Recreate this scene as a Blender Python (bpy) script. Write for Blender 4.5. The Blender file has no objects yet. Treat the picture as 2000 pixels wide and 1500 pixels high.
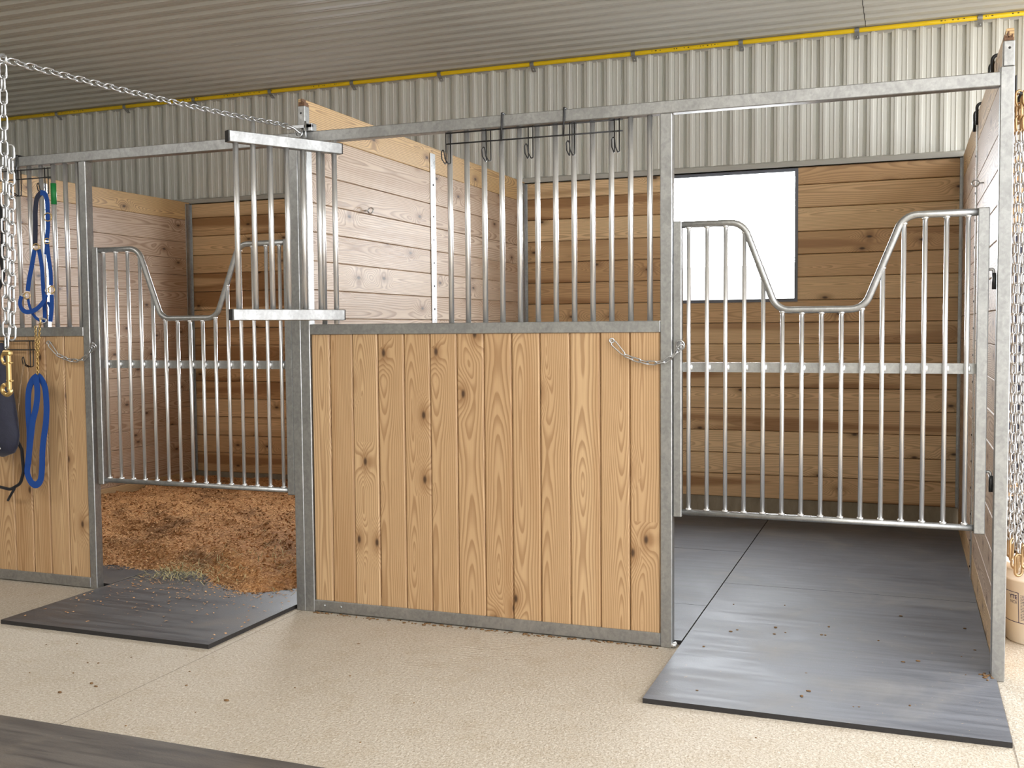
import bpy, math, random
from mathutils import Vector, Matrix, noise
PI = math.pi
random.seed(7)
scene = bpy.context.scene
COL = scene.collection

# ------------------------------------------------------------------ materials
class NT:
    """small helper that writes node trees"""
    def __init__(self, name):
        self.m = bpy.data.materials.new(name); self.m.use_nodes = True
        self.t = self.m.node_tree; self.t.nodes.clear()
        self.out = self.t.nodes.new('ShaderNodeOutputMaterial')
        self.b = self.t.nodes.new('ShaderNodeBsdfPrincipled')
        self.t.links.new(self.b.outputs[0], self.out.inputs[0])
    def set(self, node, key, v):
        s = node.inputs[key]
        if isinstance(v, bpy.types.NodeSocket): self.t.links.new(v, s)
        elif v is not None: s.default_value = v
    def p(self, **kw):
        names = {'color': 'Base Color', 'rough': 'Roughness', 'metal': 'Metallic', 'spec': 'Specular IOR Level', 'normal': 'Normal', 'coat': 'Coat Weight', 'sheen': 'Sheen Weight'}
        for k, v in kw.items():
          if v is not None: self.set(self.b, names[k], v)
        return self
    def math(self, op, a, b=None, c=None, clamp=False):
        n = self.t.nodes.new('ShaderNodeMath'); n.operation = op; n.use_clamp = clamp
        self.set(n, 0, a)
        if b is not None: self.set(n, 1, b)
        if c is not None: self.set(n, 2, c)
        return n.outputs[0]
    def comb(self, x, y, z):
        n = self.t.nodes.new('ShaderNodeCombineXYZ')
        self.set(n, 0, x); self.set(n, 1, y); self.set(n, 2, z)
        return n.outputs[0]
    def sep(self, v):
        n = self.t.nodes.new('ShaderNodeSeparateXYZ'); self.set(n, 0, v)
        return n.outputs
    def attr(self, name):
        n = self.t.nodes.new('ShaderNodeAttribute'); n.attribute_name = name
        return n.outputs
    def obj(self):
        return self.t.nodes.new('ShaderNodeTexCoord').outputs['Object']
    def pos(self):
        return self.t.nodes.new('ShaderNodeNewGeometry').outputs['Position']
    def noise(self, vec, scale=1.0, detail=2.0, rough=0.5, dist=0.0):
        n = self.t.nodes.new('ShaderNodeTexNoise')
        self.set(n, 'Vector', vec); self.set(n, 'Scale', scale); self.set(n, 'Detail', detail); self.set(n, 'Roughness', rough); self.set(n, 'Distortion', dist)
        return n.outputs[0]
    def voro(self, vec, scale=1.0, feature='F1', dim='3D'):
        n = self.t.nodes.new('ShaderNodeTexVoronoi'); n.feature = feature; n.voronoi_dimensions = dim
        self.set(n, 'Vector', vec); self.set(n, 'Scale', scale)
        return n.outputs
    def ramp(self, f, stops):
        n = self.t.nodes.new('ShaderNodeValToRGB'); self.set(n, 0, f)
        e = n.color_ramp.elements
        while len(e) < len(stops): e.new(0.5)
        for el, (p, c) in zip(e, stops):
            el.position = p; el.color = (*c, 1) if len(c) == 3 else c
        return n.outputs[0]
    def map(self, v, a, b, c=0.0, d=1.0):
        n = self.t.nodes.new('ShaderNodeMapRange'); n.interpolation_type = 'SMOOTHSTEP'
        for i, x in enumerate((v, a, b, c, d)): self.set(n, i, x)
        return n.outputs[0]
    def mix(self, f, a, b, mode='MIX'):
        n = self.t.nodes.new('ShaderNodeMix'); n.data_type = 'RGBA'; n.blend_type = mode
        self.set(n, 0, f)
        for k, v in ((6, a), (7, b)):
            if isinstance(v, tuple) and len(v) == 3: v = (*v, 1)
            self.set(n, k, v)
        return n.outputs[2]
    def bump(self, h, strength=0.3, dist=0.01):
        n = self.t.nodes.new('ShaderNodeBump')
        self.set(n, 'Height', h); self.set(n, 'Strength', strength); self.set(n, 'Distance', dist)
        return n.outputs[0]

def S(r, g, b):
    """display colour 0-255 to linear"""
    f = lambda c: (c/255/12.92) if c/255 <= .04045 else ((c/255+.055)/1.055)**2.4
    return (f(r), f(g), f(b))

def wood(name, light, mid, dark, heart, heart_amt=0.5, rough=0.5, yellow=None, spec=0.5, knot_gate=0.62, ringc=0.55):
    n = NT(name)
    g = n.sep(n.attr('gr')[1]); r = n.attr('rnd')[2]
    u, v = g[0], g[1]
    def R(k): return n.math('FRACT', n.math('MULTIPLY', r, k))
    # knots
    kv = n.comb(n.math('MULTIPLY_ADD', u, 3.0, n.math('MULTIPLY', r, 97.0)), n.math('MULTIPLY_ADD', v, 6.2, n.math('MULTIPLY', r, 53.0)), 0.0)
    vo = n.voro(kv, dim='2D')
    kd = vo[0]
    gate = n.math('GREATER_THAN', n.sep(vo[1])[0], knot_gate)
    kbig = n.math('MULTIPLY', gate, n.map(kd, 0.44, 0.0))
    kcore = n.math('MULTIPLY', gate, n.map(kd, 0.085, 0.02))
    khalo = n.math('MULTIPLY', gate, n.map(kd, 0.26, 0.05))
    # growth rings cut by the board face
    lo = n.math('SUBTRACT', n.noise(n.comb(n.math('MULTIPLY', u, 0.85), n.math('MULTIPLY', v, 1.5), n.math('MULTIPLY', r, 47.0)), 1.0, 1.0), 0.5)
    hgt = n.math('MULTIPLY_ADD', lo, 0.24, n.math('MULTIPLY', n.math('SUBTRACT', R(7.7), .5), .05))
    vc = n.math('SUBTRACT', v, n.math('MULTIPLY', n.math('SUBTRACT', R(13.3), 0.5), 0.09))
    wob = n.math('SUBTRACT', n.noise(n.comb(n.math('MULTIPLY', u, 3.2), n.math('MULTIPLY', v, 16.0), n.math('MULTIPLY', r, 23.0)), 1.0, 2.0), 0.5)
    d = n.math('SQRT', n.math('ADD', n.math('MULTIPLY', vc, vc), n.math('MULTIPLY', hgt, hgt)))
    d = n.math('ADD', d, n.math('MULTIPLY', kbig, 0.05))
    d = n.math('MULTIPLY_ADD', wob, 0.012, d)
    fr = n.math('FRACT', n.math('DIVIDE', d, n.math('MULTIPLY_ADD', R(17.3), 0.005, 0.0075)))
    ring = n.math('MULTIPLY', n.map(fr, 0.25, 0.86), n.map(fr, 1.0, 0.88))
    fine = n.noise(n.comb(n.math('MULTIPLY', u, 7.0), n.math('MULTIPLY', v, 420.0), n.math('MULTIPLY', r, 9.0)), 1.0, 2.0)
    # board to board tone
    base = n.mix(R(3.1), light, mid)
    hv = n.noise(n.comb(n.math('MULTIPLY', u, 0.55), n.math('MULTIPLY', v, 9.0), n.math('MULTIPLY', r, 83.0)), 1.0, 1.0)
    hm = n.math('MULTIPLY', n.map(hv, 0.46, 0.58), n.math('MULTIPLY', n.map(R(5.9), 0.2, 0.6), heart_amt))
    base = n.mix(hm, base, heart)
    if yellow is not None:
        base = n.mix(n.attr('tone')[2], base, yellow)
    c = n.mix(n.math('MULTIPLY', ring, ringc), base, dark)
    c = n.mix(n.map(fine, 0.35, 0.75, 0.0, 0.16), c, dark)
    c = n.mix(n.math('MULTIPLY', khalo, 0.55), c, dark)
    c = n.mix(n.math('MULTIPLY', kcore, 0.9), c, S(58, 36, 20))
    h = n.math('ADD', n.math('MULTIPLY', ring, -0.5), n.math('MULTIPLY', fine, 0.5))
    n.p(color=c, rough=n.map(fine, 0.2, 0.8, rough-.06, rough+.08), spec=spec, normal=n.bump(h, 0.12, 0.002))
    return n.m

def galv(name, col=(0.40, 0.40, 0.392), rough=0.38, metal=0.85, spang=24.0, dirt=0.25, bump=0.05):
    n = NT(name); o = n.obj()
    vo = n.voro(o, spang*4)
    sp = n.sep(vo[1])[0]
    big = n.noise(o, 7.0, 4.0, 0.6)
    st = n.sep(o)
    smear = n.noise(n.comb(n.math('MULTIPLY', st[0], 16.0), n.math('MULTIPLY', st[1], 16.0), n.math('MULTIPLY', st[2], 9.0)), 2.0, 4.0, 0.65, 1.2)
    f = n.math('ADD', n.math('MULTIPLY', sp, 0.10), n.math('MULTIPLY', n.math('ADD', big, smear), 0.46))
    c = n.mix(n.map(f, 0.3, 0.8), tuple(x*(1-dirt) for x in col), tuple(min(1, x*(1+dirt*.7)) for x in col))
    n.p(color=c, metal=metal, rough=n.map(f, 0.25, 0.8, rough+.1, rough-.06) if bump else rough, normal=n.bump(smear, bump, 0.003) if bump else None)
    return n.m

def plain(name, col, rough=0.5, metal=0.0, var=0.08, scale=30.0, bump=0.0, spec=0.5):
    n = NT(name); o = n.obj()
    f = n.noise(o, scale, 3.0)
    c = n.mix(f, tuple(x*(1-var) for x in col), tuple(min(1, x*(1+var)) for x in col))
    n.p(color=c, rough=rough, metal=metal, spec=spec)
    if bump: n.p(normal=n.bump(f, bump, 0.004))
    return n.m

M = {}
M['door_wood'] = wood('larch_boards', S(202, 169, 128), S(190, 155, 114), S(134, 94, 56), S(178, 140, 98), 0.5, 0.5, ringc=0.55)
M['wall_wood'] = wood('larch_lining', S(242, 210, 164), S(208, 168, 122), S(136, 98, 60), S(166, 124, 82), 0.95, 0.5, ringc=0.42)
M['part_wood'] = wood('pine_partition', S(208, 186, 162), S(194, 168, 142), S(124, 88, 58), S(184, 156, 128), 0.6, 0.52, yellow=S(214, 178, 122), ringc=0.6, spec=0.6, knot_gate=.52)
M['galv'] = galv('galvanised_steel')
M['galv_bar'] = galv('galvanised_tube', (0.80, 0.80, 0.80), 0.30, 0.85, 6, 0.06, 0)
M['galv_bright'] = galv('galvanised_strip', (0.70, 0.71, 0.72), 0.28, 0.95, 30, 0.15)
M['weld'] = plain('weld_metal', (0.7, 0.7, 0.7), 0.35, 0.9, 0.2, 200, 0.4)
M['zinc'] = plain('zinc_plate', (0.52, 0.53, 0.54), 0.28, 0.95, 0.1)
M['brass'] = plain('brass', S(200, 170, 114), 0.32, 0.95, 0.15)
M['bronze'] = plain('tarnished_bronze', S(172, 144, 108), 0.34, 0.95, 0.25)
M['black_wire'] = plain('black_coated_wire', S(24, 23, 24), 0.4)
M['black_plastic'] = plain('black_plastic', S(34, 31, 31), 0.5)
M['black_rubber'] = plain('black_tub_rubber', S(22, 22, 24), 0.5)
M['blue_web'] = None
M['navy'] = None
M['brown_wood'] = plain('weathered_end_grain', S(110, 80, 58), 0.8, 0, 0.4, 90, 0.5)
M['white_plastic'] = plain('white_bucket_plastic', S(232, 226, 214), 0.4, 0, 0.03, 10)
M['grey_trim'] = plain('grey_flashing', S(176, 174, 166), 0.4, 0.0, 0.05, 6)
M['frame_grey'] = plain('slate_window_frame', S(104, 108, 118), 0.4, 0, 0.04)
M['yellow'] = None
M['ink'] = plain('dark_print', S(60, 58, 96), 0.6)
M['white_tag'] = plain('white_tag', S(228, 224, 224), 0.6)
M['green_tape'] = plain('green_tape', S(24, 130, 62), 0.5)
M['twine'] = plain('twine', S(146, 122, 94), 0.9, 0, 0.25, 200, 0.6)

def webbing(name, col):
    n = NT(name); g = n.sep(n.attr('gr')[1])
    w = n.math('SINE', n.math('MULTIPLY', g[0], 1500.0)); w2 = n.math('SINE', n.math('MULTIPLY', g[1], 2200.0))
    f = n.math('MULTIPLY', w, w2)
    c = n.mix(n.map(f, -1, 1), tuple(x*.8 for x in col), tuple(min(1, x*1.2) for x in col))
    n.p(color=c, rough=0.75, spec=0.3, normal=n.bump(f, 0.3, 0.001), sheen=0.1)
    return n.m
M['blue_web'] = webbing('royal_blue_webbing', S(12, 66, 142))
M['navy_web'] = webbing('dark_navy_webbing', S(40, 44, 62))
M['black_strap'] = webbing('black_strap', S(20, 20, 24))
n = NT('navy_cloth'); o = n.obj()
f = n.noise(o, 24, 4, .6)
n.p(color=n.mix(f, S(18, 19, 34), S(38, 40, 62)), rough=0.7, normal=n.bump(f, .5, .01), sheen=0.2); M['navy'] = n.m

n = NT('yellow_gas_pipe'); o = n.sep(n.pos())
dash = n.noise(n.comb(n.math('MULTIPLY', o[0], 60.0), 0.0, 0.0), 1.0, 2.0)
far = n.noise(n.comb(n.math('MULTIPLY', o[0], 1.6), 5.0, 0.0), 1.0, 0.0)
band = n.math('MULTIPLY', n.math('MULTIPLY', n.math('GREATER_THAN', o[2], 3.331), n.math('LESS_THAN', o[2], 3.338)), n.math('MULTIPLY', n.math('GREATER_THAN', dash, .55), n.math('GREATER_THAN', far, .52)))
n.p(color=n.mix(band, S(238, 200, 22), S(70, 58, 20)), rough=0.4); M['yellow'] = n.m

n = NT('cream_ribbed_steel'); o = n.pos()
f = n.noise(o, 1.3, 3.0)
n.p(color=n.mix(f, S(206, 205, 196), S(217, 216, 208)), rough=0.38, spec=0.5, metal=0.0); M['wall_metal'] = n.m
n = NT('ceiling_steel'); o = n.pos()
f = n.noise(o, 1.1, 3.0)
n.p(color=n.mix(f, S(184, 182, 172), S(198, 196, 187)), rough=0.28, spec=0.5); M['ceil_metal'] = n.m

# concrete floor
n = NT('cream_concrete'); P = n.pos(); s = n.sep(P)
f1 = n.noise(P, 1.1, 5.0, 0.6); f2 = n.noise(P, 130.0, 3.0, 0.6); f3 = n.noise(P, 7.0, 4.0, 0.6)
c = n.mix(f1, S(180, 169, 152), S(203, 194, 180))
c = n.mix(n.map(f3, 0.45, 0.8, 0, .5), c, S(174, 159, 136))
f4 = n.noise(P, 75.0, 3.0, 0.65)
c = n.mix(n.map(f2, 0.42, 0.66, 0, .5), c, S(146, 130, 108))
c = n.mix(n.map(f4, 0.5, 0.72, 0, .42), c, S(232, 226, 214))
c = n.mix(n.map(f4, 0.46, 0.28, 0, .38), c, S(142, 124, 100))
vo = n.voro(P, 5.5); spn = n.noise(P, 40.0, 2.0)
sp = n.math('MULTIPLY', n.math('GREATER_THAN', n.sep(vo[1])[1], 0.86), n.math('LESS_THAN', n.math('MULTIPLY_ADD', spn, 0.22, vo[0]), 0.155))
c = n.mix(n.math('MULTIPLY', sp, .7), c, S(120, 92, 58))
j1 = n.math('LESS_THAN', n.math('ABSOLUTE', n.math('SUBTRACT', s[0], n.math('MULTIPLY_ADD', f3, .008, .258))), 0.0022)
j2 = n.math('LESS_THAN', n.math('ABSOLUTE', n.math('SUBTRACT', s[0], 3.337)), 0.003)
c = n.mix(n.math('MULTIPLY', n.math('MAXIMUM', j1, j2), .6), c, S(96, 84, 70))
swp = n.math('SINE', n.math('MULTIPLY', n.math('ADD', s[1], n.math('MULTIPLY', f1, .5)), 190.0))
h = n.math('ADD', n.math('ADD', n.math('MULTIPLY', f2, .5), n.math('MULTIPLY', f4, 1.0)), n.math('MULTIPLY', swp, n.map(f1, .5, .75, 0, .2)))
n.p(color=c, rough=0.8, spec=0.2, normal=n.bump(h, 0.75, 0.008)); M['concrete'] = n.m
n = NT('grey_concrete_curb'); P = n.pos()
s = n.sep(P)
f = n.noise(n.comb(n.math('MULTIPLY', s[0], 9.0), s[1], n.math('MULTIPLY', s[2], 3.0)), 2.0, 5.0, 0.65)
n.p(color=n.mix(f, S(110, 98, 80), S(176, 164, 142)), rough=0.85, normal=n.bump(f, .4, .01)); M['curb'] = n.m

def rubber(name, a, b, dust, rough=0.42, dusty=0.5):
    n = NT(name); P = n.pos(); s = n.sep(P)
    f = n.noise(P, 2.2, 5.0, 0.62, 0.6)
    st = n.noise(n.comb(n.math('MULTIPLY', s[0], 1.3), n.math('MULTIPLY', s[1], 16.0), 0.0), 1.6, 5.0, 0.65, 0.4)
    fi = n.noise(P, 160.0, 2.0)
    c = n.mix(n.map(st, .3, .7), a, b)
    c = n.mix(n.map(f, .45, .8, 0, dusty), c, dust)
    sp = n.math('GREATER_THAN', n.noise(P, 75.0, 1.0), 0.79)
    c = n.mix(n.math('MULTIPLY', sp, .5), c, S(176, 150, 112))
    n.p(color=c, rough=n.map(n.math('ADD', st, f), .7, 1.3, rough-.08, rough+.12), spec=0.45, normal=n.bump(n.math('ADD', fi, n.math('MULTIPLY', st, .15)), .15, .004))
    return n.m
M['mat'] = rubber('grey_rubber_mat', S(76, 78, 84), S(104, 106, 112), S(134, 130, 124), 0.56, .6)
M['mat_dark'] = rubber('charcoal_rubber_mat', S(56, 55, 57), S(84, 82, 82), S(116, 102, 86), 0.5, .5)
M['mat_aisle'] = rubber('aisle_rubber_mat', S(72, 68, 66), S(100, 94, 88), S(126, 114, 98), 0.55, .5)

M['cut_rubber'] = plain('cut_rubber_edge', S(40, 37, 36), 0.75, 0, .2, 90, .3)
n = NT('wood_shavings'); P = n.pos()
f = n.noise(P, 70.0, 4.0, .7); g = n.noise(P, 3.0, 4.0, .6); r = n.attr('rnd')[2]
c = n.mix(n.map(f, .3, .72), S(150, 98, 58), S(226, 174, 118))
c = n.mix(n.map(g, .5, .72, 0, .75), c, S(116, 80, 50))
c = n.mix(n.math('MULTIPLY', r, .75), c, S(238, 192, 140))
n.p(color=c, rough=.85, spec=.2, normal=n.bump(f, .8, .012)); M['shavings'] = n.m
n = NT('hay'); r = n.attr('rnd')[2]
n.p(color=n.mix(r, S(110, 106, 62), S(206, 194, 142)), rough=.8); M['hay'] = n.m
n = NT('dirt_crumb'); f = n.noise(n.pos(), 50.0, 2.0)
n.p(color=n.mix(f, S(84, 60, 36), S(140, 106, 66)), rough=.9); M['crumb'] = n.m

# clear window glass: see-through sheet with mirror reflection at grazing angles
m = bpy.data.materials.new('window_glass'); m.use_nodes = True; t = m.node_tree; t.nodes.clear()
o_ = t.nodes.new('ShaderNodeOutputMaterial'); mx = t.nodes.new('ShaderNodeMixShader'); tr = t.nodes.new('ShaderNodeBsdfTransparent'); gl = t.nodes.new('ShaderNodeBsdfGlossy'); lw = t.nodes.new('ShaderNodeLayerWeight'); pw = t.nodes.new('ShaderNodeMath'); pw.operation = 'POWER'; pw.inputs[1].default_value = 5.0; fn = t.nodes.new('ShaderNodeMath'); fn.operation = 'MULTIPLY_ADD'; fn.inputs[1].default_value = .9; fn.inputs[2].default_value = .05
t.links.new(lw.outputs['Facing'], pw.inputs[0]); t.links.new(pw.outputs[0], fn.inputs[0])
gl.inputs['Roughness'].default_value = 0.02
ns = t.nodes.new('ShaderNodeTexNoise'); ns.inputs['Scale'].default_value = 3.0
t.links.new(fn.outputs[0], mx.inputs[0]); t.links.new(tr.outputs[0], mx.inputs[1]); t.links.new(gl.outputs[0], mx.inputs[2]); t.links.new(mx.outputs[0], o_.inputs[0])
M['glass'] = m

# ------------------------------------------------------------------ mesh building
class MB:
    def __init__(s): s.v = []; s.f = []; s.mi = []; s.gr = []; s.rnd = []; s.tone = []; s.sm = []
    def add(s, vs, fs, mi=0, smooth=False, gr=None, rnd=0.0, tone=0.0):
        b = len(s.v); s.v += [tuple(x) for x in vs]
        s.gr += list(gr) if gr is not None else [(x[0], x[1], x[2]) for x in vs]
        s.rnd += [rnd]*len(vs); s.tone += [tone]*len(vs)
        for f in fs: s.f.append(tuple(b+i for i in f)); s.mi.append(mi); s.sm.append(smooth)
        return s
    def box(s, x0, x1, y0, y1, z0, z1, bev=0.0, mi=0):
        if bev <= 0:
            vs = [(x, y, z) for z in (z0, z1) for y in (y0, y1) for x in (x0, x1)]
            return s.add(vs, [(0, 2, 3, 1), (4, 5, 7, 6), (0, 1, 5, 4), (2, 6, 7, 3), (0, 4, 6, 2), (1, 3, 7, 5)], mi)
        c = ((x0+x1)/2, (y0+y1)/2, (z0+z1)/2); h = ((x1-x0)/2, (y1-y0)/2, (z1-z0)/2)
        b = min(bev, min(h)*.9); vs = []; idx = {}
        for sx in (-1, 1):
            for sy in (-1, 1):
                for sz in (-1, 1):
                    for k in range(3):
                        q = [sx*h[0], sy*h[1], sz*h[2]]
                        for a in range(3):
                            if a != k: q[a] -= (sx, sy, sz)[a]*b
                        idx[(sx, sy, sz, k)] = len(vs); vs.append((c[0]+q[0], c[1]+q[1], c[2]+q[2]))
        fs = []
        for k in range(3):
            a, d = [(1, 2), (2, 0), (0, 1)][k]
            for sk in (-1, 1):
                loop = []
                for sa, sd in ((-1, -1), (1, -1), (1, 1), (-1, 1)):
                    q = [0, 0, 0]; q[k] = sk; q[a] = sa; q[d] = sd; loop.append(idx[(*q, k)])
                fs.append(tuple(loop) if sk > 0 else tuple(reversed(loop)))
        for k in range(3):
            a, d = [(1, 2), (2, 0), (0, 1)][k]
            for sa in (-1, 1):
                for sd in (-1, 1):
                    q0 = [0, 0, 0]; q1 = [0, 0, 0]; q0[k] = -1; q1[k] = 1
                    for q in (q0, q1): q[a] = sa; q[d] = sd
                    l = [idx[(*q0, a)], idx[(*q1, a)], idx[(*q1, d)], idx[(*q0, d)]]
                    fs.append(tuple(l) if sa*sd > 0 else tuple(reversed(l)))
        for sx in (-1, 1):
            for sy in (-1, 1):
                for sz in (-1, 1):
                    l = [idx[(sx, sy, sz, k)] for k in range(3)]
                    fs.append(tuple(l) if sx*sy*sz > 0 else tuple(reversed(l)))
        return s.add(vs, fs, mi)
    def tube(s, pts, r, n=10, closed=False, mi=0, cap=True):
        pts = [Vector(p) for p in pts]; N = len(pts)
        rr = r if isinstance(r, (list, tuple)) else [r]*N
        T = []
        for i in range(N):
            a = pts[(i-1) % N] if (closed or i > 0) else pts[i]; b = pts[(i+1) % N] if (closed or i < N-1) else pts[i]
            T.append((b-a).normalized())
        up = Vector((0, 0, 1)) if abs(T[0].z) < .9 else Vector((1, 0, 0))
        nn = (up - T[0]*up.dot(T[0])).normalized(); vs = []
        for i in range(N):
            nn = (nn - T[i]*nn.dot(T[i])); nn = nn.normalized() if nn.length > 1e-6 else T[i].orthogonal().normalized()
            bb = T[i].cross(nn)
            for k in range(n):
                a = 2*PI*k/n; vs.append(pts[i]+(nn*math.cos(a)+bb*math.sin(a))*rr[i])
        fs = []
        for i in range(N if closed else N-1):
            j = (i+1) % N
            for k in range(n):
                k2 = (k+1) % n; fs.append((i*n+k, i*n+k2, j*n+k2, j*n+k))
        s.add(vs, fs, mi, True)
        if cap and not closed:
            b = len(s.v)-len(vs)
            s.f.append(tuple(b+k for k in reversed(range(n)))); s.mi.append(mi); s.sm.append(False)
            s.f.append(tuple(b+(N-1)*n+k for k in range(n))); s.mi.append(mi); s.sm.append(False)
        return s
    def ribbon(s, pts, wid, thick=0.003, wdir=None, mi=0):
        """flat strap along pts; wid direction per point or one vector"""
        pts = [Vector(p) for p in pts]; N = len(pts); vs = []; gr = []; L = 0
        for i in range(N):
            T = (pts[min(i+1, N-1)]-pts[max(i-1, 0)]).normalized()
            w = Vector(wdir[i] if isinstance(wdir, list) else wdir); w = (w - T*w.dot(T)).normalized(); nn = T.cross(w)
            if i: L += (pts[i]-pts[i-1]).length
            for a, b in ((-1, -1), (1, -1), (1, 1), (-1, 1)):
                vs.append(pts[i]+w*a*wid/2+nn*b*thick/2); gr.append((L, a*wid/2, b*thick))
        fs = [(i*4+k, i*4+(k+1) % 4, i*4+4+(k+1) % 4, i*4+4+k) for i in range(N-1) for k in range(4)]
        fs += [(3, 2, 1, 0), tuple((N-1)*4+k for k in range(4))]
        return s.add(vs, fs, mi, False, gr)
    def lathe(s, prof, c, n=40, mi=0, smooth=True):
        vs = [(c[0]+r*math.cos(2*PI*k/n), c[1]+r*math.sin(2*PI*k/n), c[2]+z) for r, z in prof for k in range(n)]
        fs = [(i*n+k, i*n+(k+1) % n, (i+1)*n+(k+1) % n, (i+1)*n+k) for i in range(len(prof)-1) for k in range(n)]
        return s.add(vs, fs, mi, smooth)
    def sphere(s, c, r, n=8, mi=0, sq=(1, 1, 1)):
        vs = []; fs = []
        for i in range(n+1):
            th = PI*i/n
            for k in range(2*n):
                a = PI*k/n; vs.append((c[0]+r*sq[0]*math.sin(th)*math.cos(a), c[1]+r*sq[1]*math.sin(th)*math.sin(a), c[2]-r*sq[2]*math.cos(th)))
        m2 = 2*n
        for i in range(n):
            for k in range(m2): fs.append((i*m2+k, i*m2+(k+1) % m2, (i+1)*m2+(k+1) % m2, (i+1)*m2+k))
        return s.add(vs, fs, mi, True)
    def mesh(s, name, mats, org):
        me = bpy.data.meshes.new(name)
        me.from_pydata([(x-org[0], y-org[1], z-org[2]) for x, y, z in s.v], [], s.f)
        for m_ in mats: me.materials.append(m_)
        me.polygons.foreach_set('material_index', s.mi); me.polygons.foreach_set('use_smooth', s.sm)
        a = me.attributes.new('gr', 'FLOAT_VECTOR', 'POINT'); a.data.foreach_set('vector', [c for g in s.gr for c in g])
        a = me.attributes.new('rnd', 'FLOAT', 'POINT'); a.data.foreach_set('value', s.rnd)
        a = me.attributes.new('tone', 'FLOAT', 'POINT'); a.data.foreach_set('value', s.tone)
        me.validate(); me.update()
        return me
    def obj(s, name, mats, parent=None, label=None):
        if not isinstance(mats, (list, tuple)): mats = [mats]
        mats = [M[k] if isinstance(k, str) else k for k in mats]
        xs, ys, zs = zip(*s.v)
        org = ((min(xs)+max(xs))/2, (min(ys)+max(ys))/2, min(zs))
        o = bpy.data.objects.new(name, s.mesh(name, mats, org)); COL.objects.link(o)
        place(o, org, parent)
        if label: o['label'] = label
        return o

WLOC = {}
def place(o, loc, parent=None):
    WLOC[o] = Vector(loc)
    if parent is not None:
        o.parent = parent; o.location = Vector(loc)-WLOC[parent]
    else: o.location = loc
def thing(name, loc, label, cat, group=None):
    o = bpy.data.objects.new(name, None); o.empty_display_size = .1; COL.objects.link(o)
    place(o, loc); tag(o, label, cat, group); return o
def tag(o, label=None, cat=None, group=None, kind=None):
    if label: o['label'] = label
    if cat: o['category'] = cat
    if group: o['group'] = group
    if kind: o['kind'] = kind
    return o
def struct(o): o['kind'] = 'structure'; return o
def inst(name, me, loc, parent, rot=None, scale=None):
    o = bpy.data.objects.new(name, me); COL.objects.link(o); place(o, loc, parent)
    if rot is not None:
        o.rotation_mode = 'QUATERNION'; o.rotation_quaternion = rot
    if scale is not None: o.scale = scale
    return o

def planks(mb, org, U, V, W, L, edges, thick, bev=0.004, gap=0.0008, tones=None, jit=0.0008, backing=True, both=False, mi=0):
    """boards side by side along V, running along U, faces towards W"""
    org, U, V, W = Vector(org), Vector(U), Vector(V), Vector(W)
    flip = U.cross(V).dot(W) < 0
    for i in range(len(edges)-1):
        v0, v1 = edges[i]+gap, edges[i+1]-gap; r = random.random(); j = random.uniform(-jit, jit)
        if both: prof = [(v0, -thick+bev), (v0, -bev+j), (v0+bev, j), (v1-bev, j), (v1, -bev+j), (v1, -thick+bev), (v1-bev, -thick), (v0+bev, -thick)]
        else: prof = [(v0, -thick), (v0, -bev+j), (v0+bev, j), (v1-bev, j), (v1, -bev+j), (v1, -thick)]
        K = len(prof); vs = []; gr = []; vm = (v0+v1)/2
        for u in (0, L):
            for v, w in prof: vs.append(org+U*u+V*v+W*w); gr.append((u+r*7, v-vm, w))
        fs = [(k, K+k, K+(k+1) % K, (k+1) % K) for k in range(K)]+[tuple(range(K)), tuple(reversed(range(K, 2*K)))]
        if flip: fs = [tuple(reversed(f)) for f in fs]
        mb.add(vs, fs, mi, False, gr, r, tones[i] if tones else 0.0)
    if backing:
        a, b = edges[0], edges[-1]; w0, w1 = (-thick*.35, -thick*.65) if both else (-thick*.5, -thick)
        vs = [org+U*u+V*v+W*w for u in (0.002, L-.002) for v in (a+.003, b-.003) for w in (w0, w1)]
        fs = [(0, 1, 3, 2), (4, 6, 7, 5), (0, 4, 5, 1), (2, 3, 7, 6), (0, 2, 6, 4), (1, 5, 7, 3)]
        mb.add(vs, fs, mi, False, [(0, 0, 0)]*8, .37)
    return mb

def fillet(pts, r, seg=8):
    pts = [Vector(p) for p in pts]; out = [pts[0]]
    for i in range(1, len(pts)-1):
        a, b, c = pts[i-1], pts[i], pts[i+1]
        d1 = (a-b).normalized(); d2 = (c-b).normalized(); ang = d1.angle(d2)
        t = min(r/math.tan(ang/2), (a-b).length*.49, (c-b).length*.49); rr = t*math.tan(ang/2)
        cen = b+(d1+d2).normalized()*(rr/math.sin(ang/2)); s0 = b+d1*t-cen; s1 = b+d2*t-cen; tot = s0.angle(s1)
        for k in range(seg+1):
            q = k/seg; out.append(cen+(s0*math.sin((1-q)*tot)+s1*math.sin(q*tot))/math.sin(tot))
    out.append(pts[-1]); return out

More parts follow.
